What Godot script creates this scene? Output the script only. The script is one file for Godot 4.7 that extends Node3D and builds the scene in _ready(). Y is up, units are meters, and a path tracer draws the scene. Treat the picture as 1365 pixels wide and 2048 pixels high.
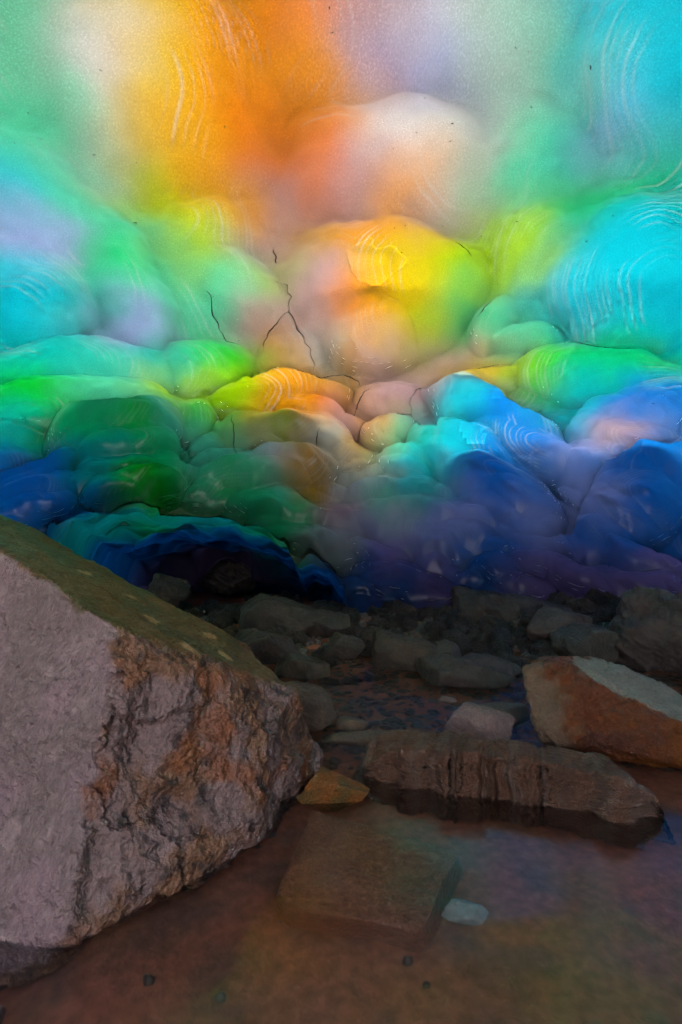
extends Node3D
# An ice cave over a shallow stream: a scalloped vault of translucent ice, a bank of dark rocks under its far edge, boulders in the water in front.
# Metres, y up; the water lies at y = 0, the camera stands 1 m above it and looks along -z.

const STEP := 1.0                       # 1 is full resolution of the ice

# tints of the ice (linear); PINK and WHITE also carry painted light
const ORANGE := Color(0.90, 0.30, 0.012)
const AMBER := Color(0.88, 0.42, 0.06)
const YELLOW := Color(0.82, 0.62, 0.025)
const LIME := Color(0.45, 0.75, 0.07)
const GREEN := Color(0.06, 0.72, 0.04)
const EMERALD := Color(0.03, 0.66, 0.24)
const MINT := Color(0.22, 0.80, 0.50)
const TEAL := Color(0.015, 0.56, 0.48)
const CYAN := Color(0.025, 0.66, 0.80)
const BLUE := Color(0.025, 0.32, 0.85)
const DEEP := Color(0.03, 0.30, 0.78)
const LILAC := Color(0.50, 0.56, 0.90)
const VIOLET := Color(0.52, 0.42, 0.80)
const PINK := Color(0.58, 0.42, 0.45)  # front light reflected off the ice lips, painted in as a tint
const UMBER := Color(0.62, 0.36, 0.10)
const SILVER := Color(0.60, 0.72, 0.66)
const WHITE := Color(0.90, 0.88, 0.86)  # pale ice, and the painted glow of the hot spots

var scallops: Array[PackedFloat32Array] = []
var tint_at := PackedVector3Array()
var tint_of := PackedColorArray()
var profile := PackedFloat32Array()
var rng := RandomNumberGenerator.new()
var wave := FastNoiseLite.new()
var fine := FastNoiseLite.new()
var cells := FastNoiseLite.new()
var last_deep := 0.0
var last_smooth := 0.0
var names := {}
var buckets := {}


# ---------------------------------------------------------------- naming
func numbered(called: String) -> String:
	var n: int = names.get(called, 0)
	names[called] = n + 1
	return called if n == 0 else "%s_%03d" % [called, n]


func tag(o: Node3D, label: String, category := "", group := "", kind := "") -> void:
	o.set_meta("label", label)
	if category: o.set_meta("category", category)
	if group: o.set_meta("group", group)
	if kind: o.set_meta("kind", kind)


func obj(called: String, mesh: Mesh, material: Material, parent: Node3D = self) -> MeshInstance3D:
	var o := MeshInstance3D.new()
	o.name = numbered(called) if parent == self else called
	o.mesh = mesh
	o.material_override = material
	parent.add_child(o, true)
	return o


func structure(called: String, mesh: Mesh, material: Material, label: String) -> MeshInstance3D:
	var o := obj(called, mesh, material)
	tag(o, label, "", "", "structure")
	return o


# ---------------------------------------------------------------- meshes
func noise(kind: int, frequency: float, octaves: int, s: int) -> FastNoiseLite:
	var n := FastNoiseLite.new()
	n.noise_type = kind
	n.frequency = frequency
	n.fractal_octaves = octaves
	n.fractal_type = FastNoiseLite.FRACTAL_FBM if octaves > 1 else FastNoiseLite.FRACTAL_NONE
	n.seed = s
	return n


func mesh_of(v: PackedVector3Array, n: PackedVector3Array, c: PackedColorArray, index: PackedInt32Array) -> ArrayMesh:
	var a := []
	a.resize(Mesh.ARRAY_MAX)
	a[Mesh.ARRAY_VERTEX] = v
	a[Mesh.ARRAY_NORMAL] = n
	if c.size(): a[Mesh.ARRAY_COLOR] = c
	a[Mesh.ARRAY_INDEX] = index
	var m := ArrayMesh.new()
	m.add_surface_from_arrays(Mesh.PRIMITIVE_TRIANGLES, a)
	return m


func grid_index(across: int, along: int, flipped := false) -> PackedInt32Array:
	var index := PackedInt32Array()
	index.resize((across - 1) * (along - 1) * 6)
	var k := 0
	for j in along - 1:
		for i in across - 1:
			var a := j * across + i
			index[k] = a; index[k + 1] = a + 1; index[k + 2] = a + across
			index[k + 3] = a + 1; index[k + 4] = a + across + 1; index[k + 5] = a + across
			if flipped:
				for t in [k, k + 3]:
					var b := index[t + 1]
					index[t + 1] = index[t + 2]; index[t + 2] = b
			k += 6
	return index


func grid_normals(v: PackedVector3Array, across: int, along: int, up: float) -> PackedVector3Array:
	var n := PackedVector3Array()
	n.resize(v.size())
	for j in along:
		var j0 := maxi(j - 1, 0) * across
		var j1 := mini(j + 1, along - 1) * across
		for i in across:
			var du := v[j * across + mini(i + 1, across - 1)] - v[j * across + maxi(i - 1, 0)]
			var dv := v[j1 + i] - v[j0 + i]
			var m := dv.cross(du).normalized()
			n[j * across + i] = m if up < 0.0 else -m
	return n


func span(from: float, to: float, step: float) -> PackedFloat32Array:
	var n := maxi(1, int(ceil(absf(to - from) / step)))
	var out := PackedFloat32Array()
	for k in n: out.append(lerpf(from, to, float(k) / n))
	return out


# ---------------------------------------------------------------- the ice
func scallop(x: float, z: float, ax: float, az: float, bx: float, bz: float, deep: float) -> void:
	# a hollow in the ice, its plan given by its middle and two half axes
	var det := ax * bz - az * bx
	scallops.append(PackedFloat32Array([x, z, bz / det, -bx / det, -az / det, ax / det, deep, maxf(Vector2(ax, az).length() , Vector2(bx, bz).length()) * 1.6]))


func tint(x: float, z: float, c: Color) -> void:
	tint_at.append(Vector3(x, base_height(x, z), z))
	var grey := (c.r + c.g + c.b) / 3.0
	tint_of.append(Color(maxf(0.004, c.r + 0.38 * (c.r - grey)), maxf(0.004, c.g + 0.38 * (c.g - grey)), maxf(0.004, c.b + 0.38 * (c.b - grey))))


func make_profile() -> void:
	# height of the vault over the share of the way from its middle to its foot
	var at := [0.0, 0.17, 0.42, 0.64, 0.78, 0.88, 0.966, 1.0, 1.06, 2.0]
	var high := [3.3, 3.2, 2.85, 2.2, 1.6, 1.0, 0.45, 0.1, -0.6, -3.0]
	var raw := func(r: float) -> float:
		for k in at.size() - 1:
			if r <= at[k + 1]: return lerpf(high[k], high[k + 1], (r - at[k]) / (at[k + 1] - at[k]))
		return -3.0
	for k in 1001:
		var s := 0.0
		for o in 5: s += 0.2 * raw.call(absf(k * 0.002 + (o - 2) * 0.025))
		profile.append(s)


func base_height(x: float, z: float) -> float:
	var r := pow(pow(absf((x - 0.3) / 7.0), 3.0) + pow(absf((z + 1.0) / 5.9), 3.0), 1.0 / 3.0)
	var k := clampf(r * 500.0, 0.0, 999.0)
	return lerpf(profile[int(k)], profile[int(k) + 1], k - int(k))


const LIP_X := [-3.75, -3.2, -2.8, -2.4, -1.9, -1.45, -1.05, -0.72, -0.55, -0.4, -0.2, 0.02, 0.2]
const LIP_Y := [-0.4, 1.04, 1.15, 1.22, 1.22, 1.19, 1.06, 0.92, 0.62, 0.72, 0.66, 0.46, -0.4]

func tunnel_height(x: float, z: float, vault: float) -> float:
	# behind its foot the vault runs on into a low side tunnel, over which its edge hangs as a lip
	var lip := -0.6
	for k in LIP_X.size() - 1:
		if x >= LIP_X[k] and x < LIP_X[k + 1]:
			lip = lerpf(LIP_Y[k], LIP_Y[k + 1], smoothstep(LIP_X[k], LIP_X[k + 1], x))
	var past := lip - vault
	if past <= 0.0: return -9.0
	lip += 0.07 * smoothstep(0.0, 0.3, past) - 0.38 * clampf(-6.35 - z, 0.0, 0.9) - 0.16 * maxf(0.0, -7.25 - z) - 0.25 * maxf(0.0, -9.4 - z)
	var rib := exp(-pow((z + 9.0) / 0.28, 2.0))
	lip = lerpf(lip, minf(lip, 0.10 + 0.42 * sqrt(maxf(0.0, 1.0 - pow((x + 1.95) / 0.46, 2.0)))), rib)
	return lip


func smooth_max(a: float, b: float, k: float) -> float:
	var h := clampf(0.5 + 0.5 * (a - b) / k, 0.0, 1.0)
	return lerpf(b, a, h) + k * h * (1.0 - h)


func outward(x: float, z: float) -> Vector3:
	var g := 0.06
	return Vector3(base_height(x - g, z) - base_height(x + g, z), 2.0 * g, base_height(x, z - g) - base_height(x, z + g)).normalized()


func ice_point(x: float, z: float, near: Array[PackedFloat32Array]) -> Vector3:
	# the vault, hollowed outward
	var wx := x + 0.05 * wave.get_noise_2d(x * 1.7, z * 1.7)
	var wz := z + 0.05 * wave.get_noise_2d(x * 1.7 + 50.0, z * 1.7)
	var vault := base_height(x, z)
	var deep := 0.0
	var near_us := smoothstep(-4.8, -2.7, wz)
	var soft := lerpf(0.012, 0.09, near_us)
	var steep := lerpf(0.6, 1.05, near_us)
	for s in near:
		var dx := wx - s[0]
		var dz := wz - s[1]
		var p := dx * s[2] + dz * s[3]
		var q := dx * s[4] + dz * s[5]
		var d := p * p + q * q
		if d > 1.6: continue
		var h := s[6] * (pow(1.0 - d, steep) if d < 1.0 else 1.0 - d)
		deep = smooth_max(deep, h, soft)
	# many small hollows low on the flanks
	deep += 0.20 * (0.4 - cells.get_noise_2d(wx * 1.15, wz * 4.0 + 0.5 * wx)) * smoothstep(2.5, 1.6, vault)
	last_smooth = deep
	deep += 0.012 * wave.get_noise_2d(x * 6.0, z * 6.0)
	last_deep = deep
	var at := Vector3(x, vault, z) + outward(x, z) * deep
	var behind := tunnel_height(x, z, vault)
	if behind > -5.0:
		behind += 0.20 * (0.3 - cells.get_noise_2d(wx * 1.9, wz * 2.6)) + 0.03 * wave.get_noise_2d(x * 3.0, z * 3.0)
		at.y = smooth_max(at.y, behind, 0.03)
	return at


func ice_mesh() -> ArrayMesh:
	var xs := span(-7.0, -4.5, 0.10)
	xs.append_array(span(-4.5, 4.7, 0.0105 * STEP))
	xs.append_array(span(4.7, 7.6, 0.10))
	xs.append(7.6)
	var zs := span(0.5, -1.5, 0.07)
	zs.append_array(span(-1.5, -4.0, 0.008 * STEP))
	zs.append_array(span(-4.0, -7.4, 0.0085 * STEP))
	zs.append_array(span(-7.4, -14.0, 0.05))
	zs.append(-14.0)
	var across := xs.size()
	var along := zs.size()
	# colour over a coarse grid, smooth in between
	var cell := 0.10
	var cw := int(15.0 / cell) + 2
	var ch := int(16.0 / cell) + 2
	var coarse := PackedColorArray()
	coarse.resize(cw * ch)
	for j in ch:
		for i in cw:
			var x := -7.3 + i * cell
			var z := 1.7 - j * cell
			var p := Vector3(x, base_height(x, z), z)
			var total := 0.0
			var c := Color(0, 0, 0)
			for k in tint_at.size():
				var d := p.distance_squared_to(tint_at[k])
				if d > 2.2 and total > 0.0: continue
				var w := pow(d + 0.004, -2.2)
				total += w
				c += tint_of[k] * w
			coarse[j * cw + i] = c / total
	for pass_ in 3:
		var old := coarse.duplicate()
		for j in range(1, ch - 1):
			for i in range(1, cw - 1):
				var q := j * cw + i
				coarse[q] = 0.4 * old[q] + 0.15 * (old[q - 1] + old[q + 1] + old[q - cw] + old[q + cw])
	var v := PackedVector3Array()
	var color := PackedColorArray()
	v.resize(across * along)
	color.resize(across * along)
	var layer := PackedFloat32Array()
	var share := PackedFloat32Array()
	layer.resize(across * along)
	share.resize(across * along)
	var block := 24
	var near: Array[PackedFloat32Array] = []
	for j0 in range(0, along, block):
		for i0 in range(0, across, block):
			var j1 := mini(j0 + block, along)
			var i1 := mini(i0 + block, across)
			var mid := Vector2(0.5 * (xs[i0] + xs[i1 - 1]), 0.5 * (zs[j0] + zs[j1 - 1]))
			var reach := 0.5 * Vector2(xs[i1 - 1] - xs[i0], zs[j1 - 1] - zs[j0]).length() + 0.08
			near.clear()
			for s in scallops:
				if mid.distance_to(Vector2(s[0], s[1])) < s[7] + reach: near.append(s)
			for j in range(j0, j1):
				var z := zs[j]
				for i in range(i0, i1):
					var x := xs[i]
					var at := j * across + i
					v[at] = ice_point(x, z, near)
					var y := v[at].y
					var n1 := fine.get_noise_3d(x * 2.0, y * 2.0, z * 2.0)
					var n2 := fine.get_noise_3d(x * 2.0 + 31.0, y * 2.0, z * 2.0)
					var gx := clampf((x + 7.3 + 0.10 * n1) / cell, 0.0, cw - 1.001)
					var gz := clampf((1.7 - z + 0.10 * n2) / cell, 0.0, ch - 1.001)
					var a := int(gz) * cw + int(gx)
					var fx := gx - int(gx)
					var c := coarse[a].lerp(coarse[a + 1], fx).lerp(coarse[a + cw].lerp(coarse[a + cw + 1], fx), gz - int(gz))
					color[at] = c
					layer[at] = last_smooth * 30.0 + 17.0 * absf(x - 0.1) - 3.0 * z + 0.5 * n1
					share[at] = smoothstep(-0.25, 0.45, fine.get_noise_2d(x * 1.3 + 7.0, z * 1.3)) * smoothstep(-6.6, -6.2, z)
	# yearly layers, cut by the hollows: thin pale lines of bubbly ice
	for j in range(1, along - 1):
		for i in range(1, across - 1):
			var at := j * across + i
			if share[at] <= 0.01: continue
			var f := layer[at]
			var which := floori(f)
			var strength := fposmod(sin(which * 12.9898 + 4.0) * 437.585, 1.0)
			var gx := (layer[at + 1] - layer[at - 1]) / maxf(v[at + 1].distance_to(v[at - 1]), 0.001)
			var gz := (layer[at + across] - layer[at - across]) / maxf(v[at + across].distance_to(v[at - across]), 0.001)
			var away := absf(f - which - 0.5) / maxf(sqrt(gx * gx + gz * gz), 6.0)
			var line := exp(-pow(away / (0.0025 + 0.006 * strength), 2.0)) * (0.3 + 0.7 * strength)
			line *= smoothstep(8.0, 18.0, sqrt(gx * gx + gz * gz))
			color[at] = color[at].lerp(Color(0.85, 0.95, 0.90), 0.38 * line * share[at])
	return mesh_of(v, grid_normals(v, across, along, -1.0), color, grid_index(across, along))


func add_dimming_firn() -> void:
	# unseen sheets added over the grooves: deeper grooves get more, so less daylight passes
	var xs := span(-6.4, 6.8, 0.05)
	var zs := span(0.5, -7.3, 0.05)
	var across := xs.size()
	var ice := PackedVector3Array()
	ice.resize(across * zs.size())
	var base := PackedFloat32Array()
	base.resize(ice.size())
	var smooth := ice.duplicate()
	for j in zs.size():
		for i in across:
			var at := j * across + i
			base[at] = base_height(xs[i], zs[j])
			ice_point(xs[i], zs[j], near_scallops(xs[i], zs[j]))
			ice[at] = Vector3(xs[i], last_deep, zs[j])
			smooth[at] = Vector3(xs[i], base[at], zs[j])
	var up := grid_normals(smooth, across, zs.size(), 1.0)
	for level in [0.03, 0.065, 0.105, 0.15, 0.20, 0.25, 0.31, 0.38, 0.52, 0.72]:
		var v := PackedVector3Array()
		var n := up.duplicate()
		var above := PackedFloat32Array()
		v.resize(ice.size())
		above.resize(ice.size())
		for at in ice.size():
			var p := ice[at]
			var high: float = level + 0.02 * wave.get_noise_2d(p.x * 3.0 + level * 90.0, p.z * 3.0)
			if level < 0.5: high -= 0.10 * level * smoothstep(-4.6, -2.6, p.z)
			v[at] = smooth[at] + up[at] * high
			above[at] = high - p.y - 0.008
			if level > 0.5 and base[at] > 3.9 - 2.4 * level: above[at] = -1.0  # these cover the flanks only
			if tunnel_height(p.x, p.z, base[at]) > -5.0: above[at] = -1.0
		# only where the firn lies above the ice: triangles are cut along the line where the two meet
		var index := PackedInt32Array()
		for j in zs.size() - 1:
			for i in across - 1:
				var a := j * across + i
				var a0 := above[a] > 0.0
				var a1 := above[a + 1] > 0.0
				var a2 := above[a + across] > 0.0
				var a3 := above[a + across + 1] > 0.0
				if not (a0 or a1 or a2 or a3): continue
				if a0 and a1 and a2 and a3:
					index.append_array(PackedInt32Array([a, a + across, a + 1, a + 1, a + across, a + across + 1]))
					continue
				if level > 0.5: continue
				for t in [[a, a + across, a + 1], [a + 1, a + across, a + across + 1]]:
					var poly := PackedInt32Array()
					for e in 3:
						var p: int = t[e]
						var q: int = t[(e + 1) % 3]
						if above[p] > 0.0: poly.append(p)
						if above[p] > 0.0 != (above[q] > 0.0):
							poly.append(v.size())
							var f := above[p] / (above[p] - above[q])
							v.append(v[p].lerp(v[q], f))
							n.append(up[p].lerp(up[q], f).normalized())
					for e in range(1, poly.size() - 1): index.append_array(PackedInt32Array([poly[0], poly[e], poly[e + 1]]))
		structure("dimming_firn", mesh_of(v, n, PackedColorArray(), index), materials.firn[clampi(int(level / 0.09), 0, 3)] if level < 0.5 else materials.flank_dimmer, "unseen white layer added on top of the ice to dim the daylight")


func near_scallops(x: float, z: float) -> Array[PackedFloat32Array]:
	var key := Vector2i(int(floor(x * 2.0)), int(floor(z * 2.0)))
	if not buckets.has(key):
		var near: Array[PackedFloat32Array] = []
		var mid := (Vector2(key) + Vector2(0.5, 0.5)) * 0.5
		for s in scallops:
			if mid.distance_to(Vector2(s[0], s[1])) < s[7] + 0.46: near.append(s)
		buckets[key] = near
	return buckets[key]


func crack(ice: Node3D, line: Array) -> void:
	# a dark silt-filled crack: a thin wandering seam along the surface of the ice
	var pts := PackedVector3Array()
	for k in line.size() - 1:
		var a: Vector2 = line[k]
		var b: Vector2 = line[k + 1]
		var n := maxi(2, int(a.distance_to(b) / 0.02))
		for i in n:
			var p := a.lerp(b, float(i) / n)
			p += Vector2(fine.get_noise_2d(p.x * 9.0, p.y * 9.0), fine.get_noise_2d(p.x * 9.0 + 40.0, p.y * 9.0)) * 0.02
			pts.append(ice_point(p.x, p.y, scallops))
	var width := func(t: float) -> float: return 0.0045 * (0.25 + 0.75 * sin(PI * clampf(t, 0.0, 1.0))) * (1.0 + 0.9 * fine.get_noise_1d(t * 25.0))
	obj("crack", tube(pts, width, 6), materials.silt, ice)


func flecks(ice: Node3D) -> void:
	# dark bits of grit and needles frozen to the ice
	var bit := tube(PackedVector3Array([Vector3(-0.011, 0, 0), Vector3(-0.004, 0.002, 0.001), Vector3(0.004, -0.001, 0), Vector3(0.011, 0.001, -0.001)]), func(t: float) -> float: return 0.0022 * (0.4 + sin(PI * t)), 5)
	var many := MultiMesh.new()
	many.transform_format = MultiMesh.TRANSFORM_3D
	many.mesh = bit
	many.instance_count = 90
	var r := RandomNumberGenerator.new()
	r.seed = 19
	for k in many.instance_count:
		var z := r.randf_range(-2.0, -5.4)
		var x := r.randf_range(-0.7, 0.75) * (-z)
		var turn := Basis.from_euler(Vector3(r.randf_range(-0.4, 0.4), r.randf() * TAU, r.randf_range(-0.4, 0.4))).scaled(Vector3.ONE * r.randf_range(0.4, 1.1))
		many.set_instance_transform(k, Transform3D(turn, ice_point(x, z, near_scallops(x, z))))
	var o := MultiMeshInstance3D.new()
	o.name = "grit"
	o.multimesh = many
	o.material_override = materials.silt
	o.set_meta("kind", "stuff")
	ice.add_child(o)


func tube(pts: PackedVector3Array, width: Callable, sides: int) -> ArrayMesh:
	var v := PackedVector3Array()
	var n := PackedVector3Array()
	for k in pts.size():
		var t := (pts[mini(k + 1, pts.size() - 1)] - pts[maxi(k - 1, 0)]).normalized()
		var a := t.cross(Vector3.UP if absf(t.y) < 0.9 else Vector3.RIGHT).normalized()
		var b := t.cross(a)
		var w: float = width.call(float(k) / (pts.size() - 1))
		for s in sides + 1:
			var d := a * cos(TAU * s / sides) + b * sin(TAU * s / sides)
			v.append(pts[k] + d * w)
			n.append(d)
	return mesh_of(v, n, PackedColorArray(), grid_index(sides + 1, pts.size()))


# ---------------------------------------------------------------- rocks
func ball(res: int) -> Array:
	# directions and faces of a cube blown up to a ball, its edges shared
	var dirs := PackedVector3Array()
	var index := PackedInt32Array()
	var seen := {}
	for f in 6:
		var axis := f / 2
		var sign := 1.0 if f % 2 == 0 else -1.0
		var ids := PackedInt32Array()
		for j in res + 1:
			for i in res + 1:
				var a := tan((2.0 * i / res - 1.0) * PI / 4.0)
				var b := tan((2.0 * j / res - 1.0) * PI / 4.0)
				var p := Vector3(sign, a, b) if axis == 0 else Vector3(b, sign, a) if axis == 1 else Vector3(a, b, sign)
				p = p.normalized()
				var key := Vector3i((p * 20000.0).round())
				if not seen.has(key):
					seen[key] = dirs.size()
					dirs.append(p)
				ids.append(seen[key])
		for j in res:
			for i in res:
				var q := j * (res + 1) + i
				var t := [ids[q], ids[q + res + 1], ids[q + 1], ids[q + 1], ids[q + res + 1], ids[q + res + 2]]
				if sign < 0.0: t = [t[0], t[2], t[1], t[3], t[5], t[4]]
				index.append_array(PackedInt32Array(t))
	return [dirs, index]


func rock_mesh(planes: Array, res: int, sharp: float, rough: Callable, color: Callable) -> ArrayMesh:
	# a broken rock: the room inside a set of planes [normal, distance], its edges worn, its faces roughened
	var b := ball(res)
	var dirs: PackedVector3Array = b[0]
	var index: PackedInt32Array = b[1]
	var v := PackedVector3Array()
	v.resize(dirs.size())
	for k in dirs.size():
		var d := dirs[k]
		var s := 0.0
		for p in planes:
			var t: float = d.dot(p[0]) / p[1]
			if t > 0.0: s += pow(t, sharp)
		v[k] = d * pow(s, -1.0 / sharp)
	var n := smooth_normals(v, index)
	for k in v.size():
		v[k] += n[k] * float(rough.call(v[k], n[k]))
	n = smooth_normals(v, index)
	var c := PackedColorArray()
	c.resize(v.size())
	for k in v.size(): c[k] = color.call(v[k], n[k])
	return mesh_of(v, n, c, index)


func smooth_normals(v: PackedVector3Array, index: PackedInt32Array) -> PackedVector3Array:
	var n := PackedVector3Array()
	n.resize(v.size())
	for t in range(0, index.size(), 3):
		var a := index[t]
		var b := index[t + 1]
		var c := index[t + 2]
		var f := (v[c] - v[a]).cross(v[b] - v[a])
		n[a] += f; n[b] += f; n[c] += f
	for k in n.size():
		n[k] = n[k].normalized()
		if n[k].dot(v[k]) < -0.6 * v[k].length(): n[k] = -n[k]
	return n


func facet(centre: Vector3, a: Vector3, b: Vector3, c: Vector3) -> Array:
	var n := (b - a).cross(c - a).normalized()
	if n.dot(a - centre) < 0.0: n = -n
	return [n, maxf(n.dot(a - centre), 0.01)]


func facing(n: Vector3, d: float) -> Array:
	return [n.normalized(), d]


func random_planes(s: int, count: int, size: Vector3) -> Array:
	var r := RandomNumberGenerator.new()
	r.seed = s
	var out := []
	for k in count:
		var y := 1.0 - 2.0 * (k + 0.5) / count
		var a := k * 2.39996 + r.randf_range(-0.5, 0.5)
		var d := Vector3(cos(a) * sqrt(1.0 - y * y), y + r.randf_range(-0.25, 0.25), sin(a) * sqrt(1.0 - y * y)).normalized()
		out.append([(d / size).normalized(), (d * size).length() * r.randf_range(0.78, 1.05)])
	return out


var materials := {}
var grit := noise(FastNoiseLite.TYPE_SIMPLEX_SMOOTH, 1.0, 4, 3)
var chip := chips()
var patch := noise(FastNoiseLite.TYPE_SIMPLEX_SMOOTH, 1.0, 3, 21)


func chips() -> FastNoiseLite:
	var n := noise(FastNoiseLite.TYPE_CELLULAR, 1.0, 1, 8)
	n.cellular_return_type = FastNoiseLite.RETURN_CELL_VALUE
	n.domain_warp_enabled = true
	n.domain_warp_amplitude = 0.25
	n.domain_warp_frequency = 1.5
	return n


func noise_texture(kind: int, frequency: float, octaves: int, s: int, low: Color, high: Color, size := 512) -> NoiseTexture2D:
	var t := NoiseTexture2D.new()
	t.noise = noise(kind, frequency, octaves, s)
	t.seamless = true
	t.width = size
	t.height = size
	var g := Gradient.new()
	g.set_color(0, low)
	g.set_color(1, high)
	t.color_ramp = g
	return t


func rock_material(rough: float, bump: float, scale: float, s: int, grain := FastNoiseLite.TYPE_SIMPLEX) -> StandardMaterial3D:
	var m := StandardMaterial3D.new()
	m.vertex_color_use_as_albedo = true
	m.albedo_texture = noise_texture(FastNoiseLite.TYPE_SIMPLEX_SMOOTH, 0.035, 5, s, Color(0.70, 0.70, 0.70), Color(1, 1, 1))
	m.heightmap_enabled = true
	m.heightmap_texture = noise_texture(grain, 0.04, 5, s + 1, Color.BLACK, Color.WHITE, 1024)
	m.heightmap_scale = bump
	m.uv1_triplanar = true
	m.uv1_scale = Vector3.ONE * scale
	m.roughness = rough
	m.metallic_specular = 0.4
	return m


func make_materials() -> void:
	var ice := StandardMaterial3D.new()
	ice.vertex_color_use_as_albedo = true
	ice.albedo_texture = noise_texture(FastNoiseLite.TYPE_SIMPLEX_SMOOTH, 0.06, 4, 5, Color(0.47, 0.47, 0.47), Color(0.54, 0.54, 0.54), 1024)
	var grain := Gradient.new()
	grain.offsets = PackedFloat32Array([0.0, 0.60, 0.72, 0.85])
	grain.colors = PackedColorArray([Color(0.33, 0.33, 0.33), Color(0.38, 0.38, 0.38), Color(0.405, 0.405, 0.405), Color(0.45, 0.45, 0.45)])
	ice.albedo_texture.color_ramp = grain
	ice.uv1_triplanar = true
	ice.uv1_scale = Vector3.ONE * 1.3
	ice.roughness = 0.33
	ice.metallic_specular = 0.5
	ice.backlight_enabled = true
	ice.backlight = Color(1.17, 1.17, 1.17)
	materials.ice = ice
	var snow := StandardMaterial3D.new()
	snow.vertex_color_use_as_albedo = true
	snow.roughness = 0.8
	materials.snow = snow
	var firn := snow.duplicate()
	firn.backlight_enabled = true
	firn.backlight = Color(1.33, 1.33, 1.33)
	firn.albedo_color = Color(0.85, 0.85, 0.865)
	firn.vertex_color_use_as_albedo = false
	materials.firn = []
	for share in [0.78, 0.84, 0.90, 0.95]:  # the higher the sheet, the less it dims
		var layer: StandardMaterial3D = firn.duplicate()
		layer.albedo_color = Color(share, share, share + 0.01)
		materials.firn.append(layer)
	var old: StandardMaterial3D = firn.duplicate()
	old.albedo_color = Color(0.93, 0.935, 0.95)
	materials.flank_dimmer = old
	var silt := StandardMaterial3D.new()
	silt.albedo_color = Color(0.10, 0.085, 0.07)
	silt.roughness = 0.9
	materials.silt = silt
	materials.granite = rock_material(0.46, 1.5, 1.7, 40, FastNoiseLite.TYPE_CELLULAR)
	materials.wet = rock_material(0.42, 0.8, 3.0, 50)
	var pebble := StandardMaterial3D.new()
	pebble.vertex_color_use_as_albedo = true
	pebble.roughness = 0.4
	materials.pebble = pebble
	materials.dark_wet = []
	for k in 3:
		var m: StandardMaterial3D = materials.wet.duplicate()
		m.albedo_color = Color(0.76 + 0.10 * k, 0.76 + 0.10 * k, 0.78 + 0.09 * k)
		materials.dark_wet.append(m)
	materials.bed = rock_material(0.75, 0.35, 1.1, 60)
	var water := StandardMaterial3D.new()
	water.refraction_enabled = true
	water.refraction_scale = 0.033
	water.albedo_color = Color(0.93, 0.95, 0.95, 0.0)
	water.roughness = 0.13
	water.metallic_specular = 0.7
	materials.water = water


func bed_height(x: float, z: float) -> float:
	var y := -0.18 + 0.13 * smoothstep(-3.9, -4.5, z) + 0.16 * smoothstep(-4.2, -6.6, z)
	y += 0.10 * smoothstep(1.6, 3.2, absf(x + 0.2)) + 0.25 * smoothstep(3.5, 6.0, absf(x))
	y -= 0.22 * smoothstep(-6.7, -8.5, z)
	return y + 0.03 * patch.get_noise_2d(x * 1.5, z * 1.5)


func sheet(xs: PackedFloat32Array, zs: PackedFloat32Array, height: Callable, color: Callable) -> ArrayMesh:
	var v := PackedVector3Array()
	var c := PackedColorArray()
	for z in zs:
		for x in xs:
			var y: float = height.call(x, z)
			v.append(Vector3(x, y, z))
			c.append(color.call(x, z))
	return mesh_of(v, grid_normals(v, xs.size(), zs.size(), 1.0), c, grid_index(xs.size(), zs.size(), true))


func _ready() -> void:
	# camera
	var camera := Camera3D.new()
	camera.name = "camera"
	camera.position = Vector3(0, 1.0, 0)
	camera.rotation_degrees = Vector3(3.3, 0, 0)
	camera.fov = 88.0
	camera.near = 0.05
	camera.far = 900.0
	add_child(camera)
	# sky, exposure
	var sky_material := ProceduralSkyMaterial.new()
	sky_material.sky_top_color = Color(0.62, 0.68, 0.80)
	sky_material.sky_horizon_color = Color(0.86, 0.84, 0.88)
	sky_material.ground_bottom_color = Color(0.25, 0.24, 0.25)
	sky_material.ground_horizon_color = Color(0.6, 0.6, 0.6)
	sky_material.sky_curve = 0.25
	var sky := Sky.new()
	sky.sky_material = sky_material
	var e := Environment.new()
	e.background_mode = Environment.BG_SKY
	e.sky = sky
	e.background_energy_multiplier = 0.8
	e.tonemap_mode = Environment.TONE_MAPPER_LINEAR
	e.tonemap_exposure = 7.8
	e.sdfgi_enabled = true
	e.ssao_enabled = true
	e.ssil_enabled = true
	var around := WorldEnvironment.new()
	around.name = "sky"
	around.environment = e
	add_child(around)
	# the sun stands high ahead, over the far end of the ice
	var sun := DirectionalLight3D.new()
	sun.name = "sun"
	sun.light_energy = 1.6
	sun.light_angular_distance = 0.5
	sun.light_color = Color(1.0, 0.95, 0.88)
	sun.shadow_enabled = true
	add_child(sun)
	sun.look_at_from_position(Vector3(-0.30, 0.62, -0.72) * 50.0, Vector3.ZERO)

	wave = noise(FastNoiseLite.TYPE_SIMPLEX_SMOOTH, 1.0, 1, 11)
	cells = noise(FastNoiseLite.TYPE_CELLULAR, 1.0, 1, 31)
	cells.cellular_return_type = FastNoiseLite.RETURN_DISTANCE
	fine = noise(FastNoiseLite.TYPE_SIMPLEX_SMOOTH, 1.0, 2, 12)
	make_profile()
	make_materials()
	build_setting()
	build_boulders()


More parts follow.
